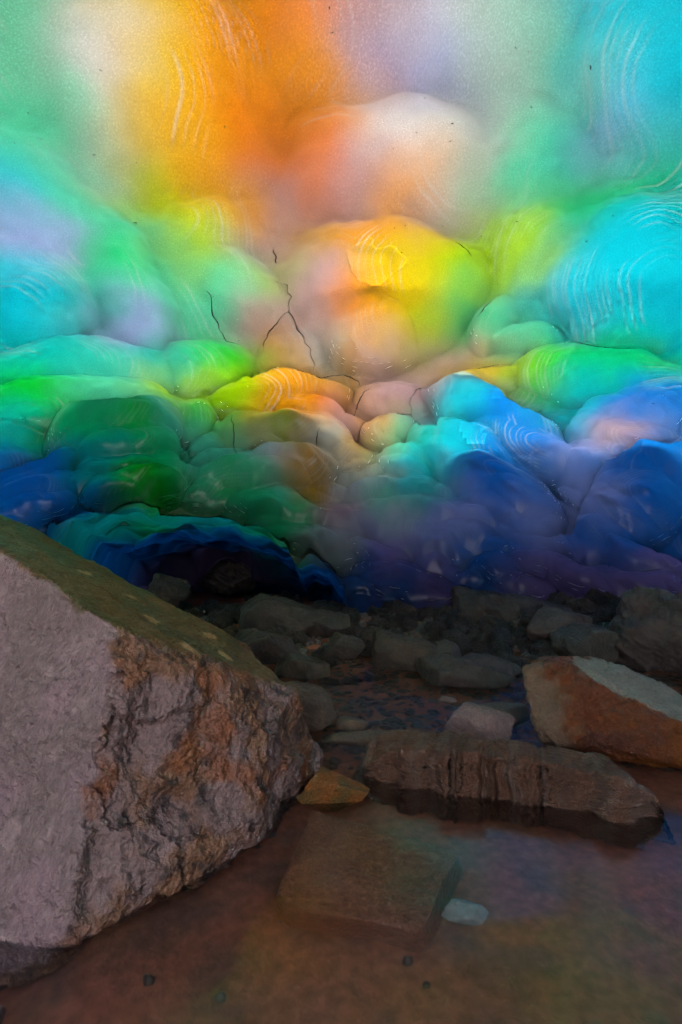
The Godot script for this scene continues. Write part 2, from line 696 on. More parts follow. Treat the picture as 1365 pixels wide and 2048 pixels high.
func build_setting() -> void:
	scallop(-0.818, -2.385, 0.25, -0.555, -0.474, -0.262, 0.274)
	scallop(-0.069, -2.148, 0.404, -0.006, -0.01, -0.322, 0.158)
	scallop(0.326, -2.81, 0.634, -0.059, 0.013, -0.451, 0.274)
	scallop(0.523, -2.129, 0.536, 0.047, 0.098, -0.297, 0.187)
	scallop(1.373, -2.242, 0.146, -0.385, -0.387, 0.032, 0.202)
	scallop(1.019, -2.745, 0.252, -0.417, -0.254, -0.088, 0.101)
	scallop(-1.699, -2.83, 0.249, -0.562, -0.276, -0.201, 0.115)
	scallop(-0.83, -3.127, 0.345, -0.018, -0.059, -0.232, 0.144)
	scallop(-0.726, -3.571, 0.306, -0.409, -0.186, -0.182, 0.143)
	scallop(-1.464, -3.52, 0.034, -0.645, -0.265, -0.104, 0.176)
	scallop(-2.052, -3.589, 0.333, -0.167, -0.259, -0.366, 0.176)
	scallop(-2.008, -3.216, 0.483, 0.082, -0.082, -0.302, 0.086)
	scallop(0.275, -3.671, 0.761, -0.001, 0.044, -0.615, 0.374)
	scallop(0.243, -4.041, 0.427, -0, 0.021, -0.361, 0.396)
	scallop(1.28, -3.321, 0.269, 0.256, 0.264, -0.3, 0.187)
	scallop(1.98, -3.486, 0.511, -0.581, -0.436, -0.303, 0.308)
	scallop(1.161, -3.92, 0.093, 0.206, 0.131, -0.095, 0.143)
	scallop(1.463, -4.024, 0.294, -0.015, 0.036, -0.133, 0.143)
	scallop(-0.369, -4.151, 0.238, 0.214, 0.163, -0.263, 0.11)
	scallop(-0.456, -3.859, 0.179, -0.128, -0.102, -0.16, 0.088)
	scallop(-0.552, -4.708, 0.677, 0.052, -0.013, -0.331, 0.352)
	scallop(-0.293, -4.955, 0.559, -0.075, -0.034, -0.226, 0.33)
	scallop(-0.553, -5.195, 0.73, -0.076, -0.043, -0.263, 0.416)
	scallop(0.483, -4.7, 0.35, 0.001, 0.025, -0.257, 0.11)
	scallop(0.471, -5.078, 0.3, 0, 0.017, -0.197, 0.224)
	scallop(0.039, -5.387, 0.313, -0.061, -0.029, -0.186, 0.16)
	scallop(-0.816, -5.628, 0.881, 0.092, 0, -0.282, 0.48)
	scallop(-2.173, -4.651, 0.936, -0.254, -0.154, -0.313, 0.242)
	scallop(-2.174, -4.997, 0.696, -0.009, -0.101, -0.351, 0.544)
	scallop(-2.157, -5.259, 0.571, -0.061, -0.084, -0.247, 0.48)
	scallop(-2.124, -5.516, 0.677, -0.134, -0.076, -0.189, 0.384)
	scallop(-2.713, -5.547, 0.295, -0.14, -0.094, -0.145, 0.192)
	scallop(-2.421, -5.47, 0.262, -0.052, -0.061, -0.146, 0.16)
	scallop(-2.256, -5.719, 0.632, -0.014, -0.041, -0.18, 0.544)
	scallop(-2.052, -4.192, 0.785, -0.189, -0.147, -0.296, 0.22)
	scallop(-1.122, -4.29, 0.454, 0.018, -0.053, -0.299, 0.176)
	scallop(-1.392, -4.911, 0.255, -0.078, -0.122, -0.286, 0.154)
	scallop(-3.115, -5.284, 0.489, 0.055, -0.042, -0.216, 0.256)
	scallop(-3.249, -5.528, 0.593, 0.01, -0.062, -0.258, 0.288)
	scallop(1.153, -4.512, 0.377, 0.155, 0.097, -0.201, 0.198)
	scallop(2.169, -4.374, 0.79, -0.012, 0.134, -0.349, 0.22)
	scallop(1.595, -5.07, 0.89, -0.517, -0.096, -0.332, 0.544)
	scallop(1.639, -5.672, 0.96, -0.593, -0.174, -0.36, 0.544)
	scallop(2.653, -4.939, 0.305, 0.631, 0.403, -0.308, 0.242)
	scallop(3.28, -5.661, 0.415, 0.731, 0.44, -0.303, 0.512)
	scallop(2.56, -5.546, 0.315, -0.172, -0.085, -0.268, 0.224)
	scallop(0.719, -5.507, 0.359, -0.13, -0.063, -0.285, 0.256)
	scallop(0.967, -6.098, 1.097, -0.123, -0, -0.456, 0.352)
	scallop(-0.069, -6.133, 0.498, -0.277, -0.182, -0.293, 0.224)
	scallop(1.966, -6.179, 0.391, -0.311, -0.149, -0.172, 0.224)
	scallop(-0.688, -6.013, 0.737, -0.228, -0.085, -0.206, 0.352)
	scallop(-0.482, -6.292, 0.639, -0.257, -0.088, -0.174, 0.288)
	scallop(-1.328, -5.798, 0.485, -0.032, -0.032, -0.149, 0.256)
	scallop(-0.235, -5.888, 0.493, -0.071, -0.044, -0.239, 0.192)
	scallop(-1.304, -5.221, 0.302, 0.083, 0.006, -0.118, 0.16)
	scallop(-1.243, -5.393, 0.411, 0.126, 0.015, -0.126, 0.128)
	scallop(0.47, -6.446, 0.546, -0.032, -0.002, -0.139, 0.224)
	scallop(0.669, -6.636, 0.591, 0.003, 0.01, -0.104, 0.192)
	scallop(1.561, -6.322, 0.189, 0.007, 0.033, -0.143, 0.16)
	scallop(1.15, -6.535, 0.308, -0.039, -0.008, -0.149, 0.16)
	scallop(0.933, -6.747, 0.791, -0.048, -0.004, -0.149, 0.288)
	scallop(1.542, -6.648, 0.28, -0.046, -0.013, -0.09, 0.128)
	scallop(1.969, -6.402, 0.394, 0.076, 0.052, -0.116, 0.192)
	scallop(1.96, -6.581, 0.371, -0.019, 0.013, -0.134, 0.224)
	scallop(2.379, -6.369, 0.48, -0.03, 0.024, -0.159, 0.224)
	scallop(2.931, -6.55, 0.841, -0.037, 0.013, -0.155, 0.288)
	scallop(2.997, -6.288, 0.624, 0.039, 0.052, -0.157, 0.256)
	scallop(3.576, -6.276, 0.715, 0.055, 0.054, -0.167, 0.32)
	scallop(3.684, -6.48, 0.611, 0.08, 0.037, -0.113, 0.256)
	scallop(2.372, -6.713, 0.437, -0.037, -0.003, -0.095, 0.16)
	scallop(0.111, -6.751, 0.379, -0.001, 0.001, -0.088, 0.16)
	scallop(0.105, -6.41, 0.241, -0, 0.002, -0.109, 0.128)
	tint(0.468, -2.68, WHITE)  # white laid here and below paints the bright glow through thin ice
	tint(0.297, -2.562, WHITE)
	tint(0.56, -2.751, WHITE)
	tint(0.43, -2.78, WHITE)
	tint(-1.147, -2.258, WHITE)
	tint(-1.046, -2.336, WHITE)
	tint(-1.266, -2.039, MINT)
	tint(-1.509, -2.302, MINT)
	tint(-1.14, -2.153, WHITE)
	tint(-1.023, -2.228, WHITE)
	tint(-0.882, -2.328, YELLOW)
	tint(-0.781, -2.452, YELLOW)
	tint(-0.585, -2.242, AMBER)
	tint(-0.517, -2.465, ORANGE)
	tint(-0.484, -2.7, ORANGE)
	tint(-0.807, -2.715, AMBER)
	tint(-1.035, -2.614, YELLOW)
	tint(-1.232, -2.596, SILVER)
	tint(-1.348, -2.474, MINT)
	tint(-0.779, -2.037, YELLOW)
	tint(-0.543, -2.071, AMBER)
	tint(-0.259, -2.118, ORANGE)
	tint(-0.142, -2.297, AMBER)
	tint(0.038, -2.178, PINK)
	tint(0.16, -2.068, PINK)
	tint(-0.163, -2.651, ORANGE)
	tint(-0.12, -2.886, ORANGE)
	tint(-0.353, -2.948, PINK)
	tint(0.093, -2.5, AMBER)
	tint(0.355, -2.626, WHITE)
	tint(0.262, -2.737, WHITE)
	tint(0.105, -2.856, PINK)
	tint(0.547, -2.825, AMBER)
	tint(0.406, -3.019, AMBER)
	tint(0.714, -2.951, SILVER)
	tint(0.023, -3.089, PINK)
	tint(0.553, -3.2, PINK)
	tint(0.432, -2.086, WHITE)
	tint(0.612, -2.217, SILVER)
	tint(0.714, -2.121, SILVER)
	tint(0.5, -2.32, LILAC)
	tint(0.277, -2.385, LILAC)
	tint(0.859, -2.359, SILVER)
	tint(0.926, -2.232, MINT)
	tint(1.048, -2.112, CYAN)
	tint(1.292, -2.099, CYAN)
	tint(1.541, -2.369, CYAN)
	tint(1.4, -2.5, CYAN)
	tint(1.025, -2.62, MINT)
	tint(1.009, -2.882, MINT)
	tint(1.198, -2.725, TEAL)
	tint(1.341, -2.634, LILAC)
	tint(0.937, -3.234, LIME)
	tint(0.698, -2.652, SILVER)
	tint(-1.634, -2.546, MINT)
	tint(-1.782, -2.835, CYAN)
	tint(-1.637, -2.926, MINT)
	tint(-1.931, -3.086, LILAC)
	tint(-1.748, -3.196, LILAC)
	tint(-2.042, -3.565, CYAN)
	tint(-2.335, -3.713, CYAN)
	tint(-2.158, -3.415, CYAN)
	tint(-1.846, -3.733, TEAL)
	tint(-1.548, -3.303, EMERALD)
	tint(-1.455, -3.47, EMERALD)
	tint(-1.325, -3.144, MINT)
	tint(-1.314, -3.646, MINT)
	tint(-1.487, -3.831, LILAC)
	tint(-1.714, -3.934, LILAC)
	tint(-1.041, -3.024, LIME)
	tint(-0.886, -3.106, YELLOW)
	tint(-0.632, -3.044, AMBER)
	tint(-0.914, -3.326, LIME)
	tint(-0.528, -3.343, PINK)
	tint(-0.727, -3.529, MINT)
	tint(-0.569, -3.614, LIME)
	tint(-1.003, -3.672, MINT)
	tint(-0.685, -3.893, PINK)
	tint(-0.899, -3.841, MINT)
	tint(-0.515, -3.735, PINK)
	tint(-0.137, -3.312, UMBER)
	tint(0.058, -3.388, AMBER)
	tint(0.314, -3.313, AMBER)
	tint(0.591, -3.427, YELLOW)
	tint(0.763, -3.622, LIME)
	tint(0.866, -3.464, LIME)
	tint(0.067, -3.947, ORANGE)
	tint(0.223, -4.034, AMBER)
	tint(0.461, -4.079, YELLOW)
	tint(0.689, -4.034, LIME)
	tint(0.576, -3.783, YELLOW)
	tint(0.28, -3.742, YELLOW)
	tint(-0.152, -3.701, PINK)
	tint(-0.48, -4.074, UMBER)
	tint(-0.284, -4.077, PINK)
	tint(-0.169, -4.124, SILVER)
	tint(0.882, -4.218, PINK)
	tint(0.286, -4.423, PINK)
	tint(0.922, -3.86, EMERALD)
	tint(1.226, -3.34, LIME)
	tint(1.266, -3.188, LIME)
	tint(1.343, -3.076, EMERALD)
	tint(1.19, -3.534, LIME)
	tint(1.556, -3.211, TEAL)
	tint(1.757, -3.502, CYAN)
	tint(2.127, -3.62, CYAN)
	tint(1.906, -2.967, TEAL)
	tint(1.534, -2.861, EMERALD)
	tint(1.923, -3.255, CYAN)
	tint(1.181, -3.854, MINT)
	tint(1.46, -4.015, MINT)
	tint(1.726, -3.825, CYAN)
	tint(2.425, -3.825, CYAN)
	tint(1.486, -3.68, CYAN)
	tint(-2.054, -4.175, TEAL)
	tint(-2.443, -4.089, TEAL)
	tint(-1.543, -4.2, TEAL)
	tint(-1.136, -4.187, EMERALD)
	tint(-0.877, -4.302, GREEN)
	tint(-2.658, -4.469, GREEN)
	tint(-2.097, -4.546, MINT)
	tint(-1.575, -4.676, LIME)
	tint(-1.324, -4.916, GREEN)
	tint(-2.936, -4.725, TEAL)
	tint(-1.093, -4.716, LIME)
	tint(-0.895, -4.619, LIME)
	tint(-0.537, -4.577, AMBER)
	tint(-0.186, -4.581, UMBER)
	tint(0.075, -4.477, UMBER)
	tint(-1.047, -4.935, LIME)
	tint(-0.572, -4.898, AMBER)
	tint(-0.201, -4.957, ORANGE)
	tint(0.084, -5.067, PINK)
	tint(-0.798, -5.163, YELLOW)
	tint(-0.408, -5.2, AMBER)
	tint(-0.216, -5.342, SILVER)
	tint(0.192, -5.399, UMBER)
	tint(-0.621, -5.336, LIME)
	tint(-2.189, -4.861, MINT)
	tint(-1.795, -4.923, MINT)
	tint(-2.665, -4.983, EMERALD)
	tint(-1.65, -5.221, MINT)
	tint(-2.098, -5.103, GREEN)
	tint(-2.458, -5.149, EMERALD)
	tint(-1.943, -5.355, EMERALD)
	tint(-2.435, -5.441, TEAL)
	tint(-1.907, -5.555, EMERALD)
	tint(-2.274, -5.695, GREEN)
	tint(-2.808, -5.47, TEAL)
	tint(-1.518, -5.679, MINT)
	tint(-1.116, -5.54, MINT)
	tint(-0.743, -5.499, WHITE)
	tint(-0.439, -5.616, AMBER)
	tint(-0.23, -5.727, UMBER)
	tint(-1.223, -5.311, MINT)
	tint(-1.4, -5.215, MINT)
	tint(-3.129, -5.136, DEEP)
	tint(-2.947, -5.342, DEEP)
	tint(-3.326, -5.48, DEEP)
	tint(-2.976, -5.708, DEEP)
	tint(0.437, -4.689, PINK)
	tint(0.63, -4.796, PINK)
	tint(0.37, -5.012, AMBER)
	tint(0.618, -5.094, MINT)
	tint(1.049, -4.419, YELLOW)
	tint(1.343, -4.412, YELLOW)
	tint(1.656, -4.344, GREEN)
	tint(2.113, -4.254, EMERALD)
	tint(2.482, -4.259, EMERALD)
	tint(0.831, -4.635, PINK)
	tint(0.095, -5.728, SILVER)
	tint(1.027, -4.955, CYAN)
	tint(1.309, -4.948, CYAN)
	tint(1.638, -5.098, BLUE)
	tint(2.216, -5.336, BLUE)
	tint(2.648, -5.508, BLUE)
	tint(0.9, -5.341, TEAL)
	tint(1.291, -5.501, CYAN)
	tint(1.714, -5.705, BLUE)
	tint(2.228, -5.94, BLUE)
	tint(2.226, -4.888, CYAN)
	tint(2.174, -4.568, TEAL)
	tint(2.59, -4.785, BLUE)
	tint(2.859, -4.624, BLUE)
	tint(2.704, -5.102, PINK)
	tint(3.13, -5.536, DEEP)
	tint(3.328, -5.258, DEEP)
	tint(3.115, -5.929, LILAC)
	tint(3.528, -5.778, DEEP)
	tint(2.552, -5.409, LILAC)
	tint(2.641, -5.731, LILAC)
	tint(0.608, -5.455, MINT)
	tint(0.792, -5.672, CYAN)
	tint(0.42, -5.728, SILVER)
	tint(0.491, -5.943, MINT)
	tint(0.94, -5.941, TEAL)
	tint(0.682, -6.157, SILVER)
	tint(1.271, -6.207, LILAC)
	tint(1.606, -6.141, LILAC)
	tint(0.1, -6.049, PINK)
	tint(-0.132, -6.213, PINK)
	tint(-0.351, -5.941, UMBER)
	tint(2.191, -6.163, LILAC)
	tint(1.789, -5.97, BLUE)
	tint(2.547, -6.185, LILAC)
	tint(-1.021, -5.925, EMERALD)
	tint(-0.692, -5.988, MINT)
	tint(-0.478, -6.154, EMERALD)
	tint(-0.839, -6.259, EMERALD)
	tint(-1.364, -5.96, MINT)
	tint(-1.384, -5.797, GREEN)
	tint(-0.197, -6.437, SILVER)
	tint(-2.106, -5.831, GREEN)
	tint(0.046, -6.49, SILVER)
	tint(0.529, -6.437, VIOLET)
	tint(0.667, -6.614, VIOLET)
	tint(0.872, -6.772, DEEP)
	tint(1.188, -6.769, VIOLET)
	tint(1.529, -6.313, LILAC)
	tint(1.912, -6.408, DEEP)
	tint(1.711, -6.572, DEEP)
	tint(2.222, -6.44, DEEP)
	tint(2.314, -6.535, VIOLET)
	tint(2.878, -6.57, VIOLET)
	tint(3.002, -6.296, DEEP)
	tint(3.533, -6.3, DEEP)
	tint(3.839, -6.325, VIOLET)
	tint(3.483, -6.558, VIOLET)
	tint(3.783, -6.123, DEEP)
	tint(0.235, -6.685, DEEP)
	tint(2.759, -6.743, VIOLET)
	for at in [Vector2(-2.6, -6.3), Vector2(-1.2, -6.4), Vector2(-3.3, -6.5)]: tint(at.x, at.y, TEAL)
	for at in [Vector2(-2.1, -6.4), Vector2(-1.9, -6.25)]: tint(at.x, at.y, GREEN)
	for at in [Vector2(-2.9, -6.7), Vector2(-2.2, -6.75), Vector2(-1.4, -6.7), Vector2(-1.8, -6.55)]: tint(at.x, at.y, TEAL)
	for at in [Vector2(-2.6, -6.9), Vector2(-1.0, -6.8)]: tint(at.x, at.y, EMERALD)
	for at in [Vector2(-3.0, -7.4), Vector2(-2.2, -7.5), Vector2(-1.4, -7.5), Vector2(-2.8, -8.2), Vector2(-1.8, -8.2), Vector2(-0.3, -7.4), Vector2(-2.0, -11.0), Vector2(0.2, -10.0)]: tint(at.x, at.y, DEEP)
	for at in [Vector2(-1.5, -9.0), Vector2(-2.4, -9.0), Vector2(-1.95, -8.9), Vector2(-1.9, -9.2)]: tint(at.x, at.y, VIOLET)
	for at in [Vector2(-0.9, -8.2), Vector2(-0.6, -8.6), Vector2(-0.3, -8.2)]: tint(at.x, at.y, BLUE)
	tint(-1.05, -8.4, CYAN)
	var ice := structure("ice_ceiling", ice_mesh(), materials.ice, "scalloped vault of translucent ice in orange, green, cyan and blue")
	crack(ice, [Vector2(-0.433, -3.308), Vector2(-0.438, -3.461)])
	crack(ice, [Vector2(-0.451, -3.597), Vector2(-0.391, -3.658), Vector2(-0.371, -3.747), Vector2(-0.389, -3.859), Vector2(-0.32, -4.032), Vector2(-0.26, -4.194), Vector2(-0.219, -4.344), Vector2(-0.221, -4.476)])
	crack(ice, [Vector2(-0.389, -3.859), Vector2(-0.525, -3.962), Vector2(-0.605, -4.071), Vector2(-0.63, -4.187)])
	crack(ice, [Vector2(-0.941, -3.636), Vector2(-0.935, -3.839), Vector2(-0.884, -4.037), Vector2(-0.801, -4.11)])
	crack(ice, [Vector2(-0.569, -4.313), Vector2(-0.472, -4.377), Vector2(-0.223, -4.422), Vector2(-0.095, -4.381), Vector2(0.031, -4.371), Vector2(0.139, -4.45), Vector2(0.22, -4.556)])
	crack(ice, [Vector2(0.262, -4.61), Vector2(0.178, -4.716), Vector2(0.118, -4.839), Vector2(0.082, -4.932)])
	crack(ice, [Vector2(0.262, -4.948), Vector2(0.205, -5.067), Vector2(0.175, -5.175)])
	crack(ice, [Vector2(0.082, -4.932), Vector2(0.27, -4.932), Vector2(0.455, -4.894), Vector2(0.655, -4.882), Vector2(0.804, -5.038)])
	crack(ice, [Vector2(0.655, -4.882), Vector2(0.638, -4.715), Vector2(0.709, -4.555), Vector2(0.821, -4.449)])
	crack(ice, [Vector2(-0.263, -5.497), Vector2(-0.256, -5.342), Vector2(-0.214, -5.298)])
	crack(ice, [Vector2(0.762, -3.357), Vector2(0.828, -3.417), Vector2(0.917, -3.482)])
	crack(ice, [Vector2(1.738, -4.044), Vector2(1.903, -4.101), Vector2(2.176, -4.135), Vector2(2.417, -4.072)])
	crack(ice, [Vector2(1.055, -3.942), Vector2(1.078, -3.817), Vector2(1.092, -3.736)])
	crack(ice, [Vector2(0.794, -4.465), Vector2(1.001, -4.393), Vector2(1.146, -4.303), Vector2(1.296, -4.249)])
	crack(ice, [Vector2(-1.11, -5.512), Vector2(-1.088, -5.069), Vector2(-1.093, -4.975)])
	flecks(ice)
	var xs := span(-150.0, -8.0, 20.0)
	xs.append_array(span(-8.0, -3.0, 0.2)); xs.append_array(span(-3.0, 3.0, 0.03)); xs.append_array(span(3.0, 8.0, 0.2)); xs.append_array(span(8.0, 150.0, 20.0)); xs.append(150.0)
	var zs := span(150.0, 4.0, 20.0)
	zs.append_array(span(4.0, -0.8, 0.2)); zs.append_array(span(-0.8, -5.0, 0.03)); zs.append_array(span(-5.0, -16.0, 0.15)); zs.append_array(span(-16.0, -150.0, 20.0)); zs.append(-150.0)
	var bed := func(x: float, z: float) -> Color:
		var n := patch.get_noise_2d(x * 1.3, z * 1.3)
		var m := patch.get_noise_2d(x * 3.1 + 9.0, z * 3.1)
		var c := Color(0.36, 0.125, 0.085).lerp(Color(0.34, 0.14, 0.085), smoothstep(-0.3, 0.4, n))
		c = c.lerp(Color(0.22, 0.105, 0.08), smoothstep(0.1, 0.5, m))
		return c
	structure("stream_bed", sheet(xs, zs, bed_height, bed), materials.bed, "red brown gravel bed of the stream")
	var slope := func(x: float, z: float) -> float: return bed_height(x, 0.0) - 0.3 + 0.62 * (z - 2.4) + 1.6 * patch.get_noise_2d(x * 0.06, z * 0.06)  # unseen slope, added to throw sunlit fill into the cave mouth
	var sx := span(-40.0, 40.0, 1.0)
	var sz := span(45.0, 2.2, 1.0)
	structure("fill_snow_slope", sheet(sx, sz, slope, func(_x: float, _z: float) -> Color: return Color(0.82, 0.82, 0.84)), materials.snow, "unseen sunlit snow slope added outside the cave mouth to reflect light in")
	add_dimming_firn()
	# unseen glacier mass, added upstream to keep the vault foot and side tunnel dark
	var mass := func(x: float, z: float) -> float:
		var face := -7.4 - 1.5 * smoothstep(-1.7, -1.0, x)
		return 1.75 + 3.6 * smoothstep(0.0, 1.4, face - z + 0.3 * patch.get_noise_2d(x * 0.7, 2.0)) + 0.12 * (-7.0 - z) + 0.5 * patch.get_noise_2d(x * 0.3, z * 0.3) - 14.0 * smoothstep(26.0, 29.0, absf(x)) - 16.0 * smoothstep(-36.0, -39.0, z)
	structure("glacier", sheet(span(-30.0, 30.0, 0.25), span(-7.4, -40.0, 0.25), mass, func(_x: float, _z: float) -> Color: return Color(0.8, 0.82, 0.85)), materials.snow, "unseen snow covered glacier added above and behind the cave to shade it")
	# unseen dark rock walls, added on both sides behind the camera to narrow the daylight
	var blocking_cliff := func(x: float, z: float) -> float: return -0.4 + 9.0 * smoothstep(0.0, 2.2, x - 2.5 + 0.35 * (z - 1.0) + 0.7 * patch.get_noise_2d(x * 0.5, z * 0.5)) * smoothstep(0.6, 1.4, z) + 0.8 * patch.get_noise_2d(x * 0.8, z * 0.8)
	structure("blocking_cliff", sheet(span(0.6, 16.0, 0.15), span(14.0, 0.6, 0.15), blocking_cliff, func(_x: float, _z: float) -> Color: return Color(0.055, 0.05, 0.048)), materials.bed, "unseen dark rock wall added beside the cave mouth to block daylight")
	var left_blocking_cliff := func(x: float, z: float) -> float: return -0.4 + 9.0 * smoothstep(0.0, 2.2, -x - 3.8 + 0.2 * (z - 1.0) + 0.7 * patch.get_noise_2d(x * 0.5 + 30.0, z * 0.5)) * smoothstep(0.6, 1.4, z) + 0.8 * patch.get_noise_2d(x * 0.8 + 9.0, z * 0.8)  # left wall, also added, so the rock bank falls into shade
	structure("blocking_cliff", sheet(span(-16.0, -1.0, 0.15), span(14.0, 0.6, 0.15), left_blocking_cliff, func(_x: float, _z: float) -> Color: return Color(0.055, 0.05, 0.048)), materials.bed, "unseen dark rock wall added on the other side to narrow the cave mouth")
	var wx := span(-6.0, 6.0, 0.05)
	var wz := span(3.0, -5.4, 0.05)
	var ripple := func(x: float, z: float) -> float: return 0.0022 * wave.get_noise_2d(x * 3.0, z * 6.0)
	structure("water", sheet(wx, wz, ripple, func(_x: float, _z: float) -> Color: return Color.WHITE), materials.water, "shallow clear stream with a silky surface")


func blend_rock(p: Vector3, scale: float, a: Color, b: Color, c: Color) -> Color:
	# two tones of stone in patches, a third in small stains
	var n := patch.get_noise_3d(p.x * 2.2 * scale, p.y * 2.2 * scale, p.z * 2.2 * scale)
	var m := patch.get_noise_3d(p.x * 7.0 * scale + 30.0, p.y * 7.0 * scale, p.z * 7.0 * scale)
	return a.lerp(b, smoothstep(-0.25, 0.3, n + 0.35 * m)).lerp(c, 0.75 * smoothstep(0.18, 0.42, m - 0.3 * n))


func roughness(p: Vector3, coarse: float, medium: float, small: float) -> float:
	var d := coarse * grit.get_noise_3d(p.x * 2.6, p.y * 2.6, p.z * 2.6)
	d += medium * (0.2 - absf(grit.get_noise_3d(p.x * 7.0 + 5.0, p.y * 7.0, p.z * 7.0)) + 0.45 * chip.get_noise_3d(p.x * 5.0 + 0.5 * d, p.y * 7.0 + p.x * 3.0, p.z * 5.0))
	d += small * grit.get_noise_3d(p.x * 38.0, p.y * 38.0, p.z * 38.0)
	return d


func dent(p: Vector3, at: Vector3, size: Vector3, deep: float) -> float:
	var q := (p - at) / size
	return -deep * exp(-q.length_squared())


func place(called: String, label: String, mesh: Mesh, material: Material, at: Vector3, group := "", category := "rock") -> MeshInstance3D:
	var o := obj(called, mesh, material)
	o.position = at
	tag(o, label, category, group)
	return o


func big_boulder() -> void:
	var o := Vector3(-0.95, 0.25, -2.10)
	var crest := Vector3(-0.71, 0.74, -1.72)
	var shoulder := Vector3(-0.49, 0.56, -1.85)
	var corner := Vector3(-0.27, 0.34, -1.93)
	var tip := Vector3(-0.15, 0.30, -2.30)
	var planes := [
		facet(o, Vector3(-1.29, 1.08, -2.00), crest, Vector3(-0.87, 0.03, -1.41)),
		facet(o, crest, Vector3(-1.16, 0.79, -2.80), Vector3(-0.48, 0.44, -2.80)),
		facet(o, shoulder, corner, tip),
		facet(o, shoulder, corner, Vector3(-0.42, -0.1, -1.50)),
		facet(o, crest, shoulder, Vector3(-0.60, -0.1, -1.40)),
		facet(o, corner, tip, Vector3(-0.22, -0.1, -2.08)),
		facet(o, tip, Vector3(-0.48, 0.47, -2.80), Vector3(-0.2, 0.0, -2.75)),
		facing(Vector3(0.15, 0.1, -1), 1.0), facing(Vector3(-1, 0.25, 0.1), 1.1), facing(Vector3(-0.2, -1, 0), 0.55), facing(Vector3(0.6, -0.6, 0.5), 0.70), 
	]
	var on_facet := func(p: Vector3, which: int, edge: float) -> float:
		var own: float = p.dot(planes[which][0]) / planes[which][1]
		var other := 0.0
		for k in planes.size():
			if k != which: other = maxf(other, p.dot(planes[k][0]) / planes[k][1])
		return smoothstep(-edge, edge, own - other)
	var rough := func(p: Vector3, _n: Vector3) -> float:
		var w := p + o
		var face: float = 1.0 - on_facet.call(p, 0, 0.03)
		var top: float = on_facet.call(p, 1, 0.03)
		var d := roughness(p, 0.035, lerpf(0.016, 0.036, face) * (1.0 - 0.8 * top), 0.0055 * (1.0 - 0.6 * top))
		# the broken front: gullies that run down from the crest, and pits near the tip
		d += dent(w, Vector3(-0.60, 0.52, -1.68), Vector3(0.035, 0.22, 0.10), 0.040)
		d += dent(w, Vector3(-0.46, 0.36, -1.78), Vector3(0.04, 0.13, 0.10), 0.030)
		d += dent(w, Vector3(-0.50, 0.22, -1.66), Vector3(0.12, 0.035, 0.10), 0.035)
		d += dent(w, Vector3(-0.66, 0.16, -1.50), Vector3(0.03, 0.14, 0.10), 0.030)
		d += dent(w, Vector3(-0.20, 0.33, -2.12), Vector3(0.03, 0.04, 0.035), 0.014)
		return d
	var flakes := [Vector3(-0.76, 0.69, -2.17), Vector3(-0.62, 0.57, -2.55), Vector3(-0.54, 0.61, -1.93), Vector3(-1.19, 0.86, -2.48), Vector3(-0.95, 0.76, -2.40), Vector3(-0.48, 0.52, -2.25)]
	var color := func(p: Vector3, _n: Vector3) -> Color:
		var w := p + o
		var q0 := p + 0.05 * Vector3(patch.get_noise_3d(w.x * 6.0, w.y * 6.0, w.z * 6.0), patch.get_noise_3d(w.x * 6.0 + 20.0, w.y * 6.0, w.z * 6.0), 0)
		var face: float = 1.0 - on_facet.call(q0, 0, 0.02)
		var top: float = on_facet.call(q0, 1, 0.03)
		var c := blend_rock(w, 1.0, Color(0.25, 0.175, 0.195), Color(0.20, 0.15, 0.155), Color(0.30, 0.225, 0.235))
		var front := blend_rock(w, 1.6, Color(0.19, 0.10, 0.062), Color(0.20, 0.14, 0.14), Color(0.02, 0.017, 0.018))
		front = front.lerp(Color(0.23, 0.075, 0.022), 0.7 * smoothstep(0.1, 0.4, patch.get_noise_3d(w.x * 3.0 + 70.0, w.y * 3.0, w.z * 3.0)))
		c = c.lerp(front, face)
		c = c.lerp(blend_rock(w, 1.3, Color(0.12, 0.07, 0.022), Color(0.07, 0.07, 0.028), Color(0.17, 0.095, 0.04)), top)
		for f in flakes:
			var q: Vector3 = w - f
			q.y *= 0.4
			c = c.lerp(Color(0.42, 0.26, 0.13), smoothstep(0.036, 0.030, q.length() * (1.0 + 0.6 * patch.get_noise_3d(w.x * 30.0, w.y * 30.0, w.z * 30.0))))
		return c
	place("boulder", "huge angular boulder with a pale mauve left face and olive top", rock_mesh(planes, 170, 34.0, rough, color), materials.granite, o)


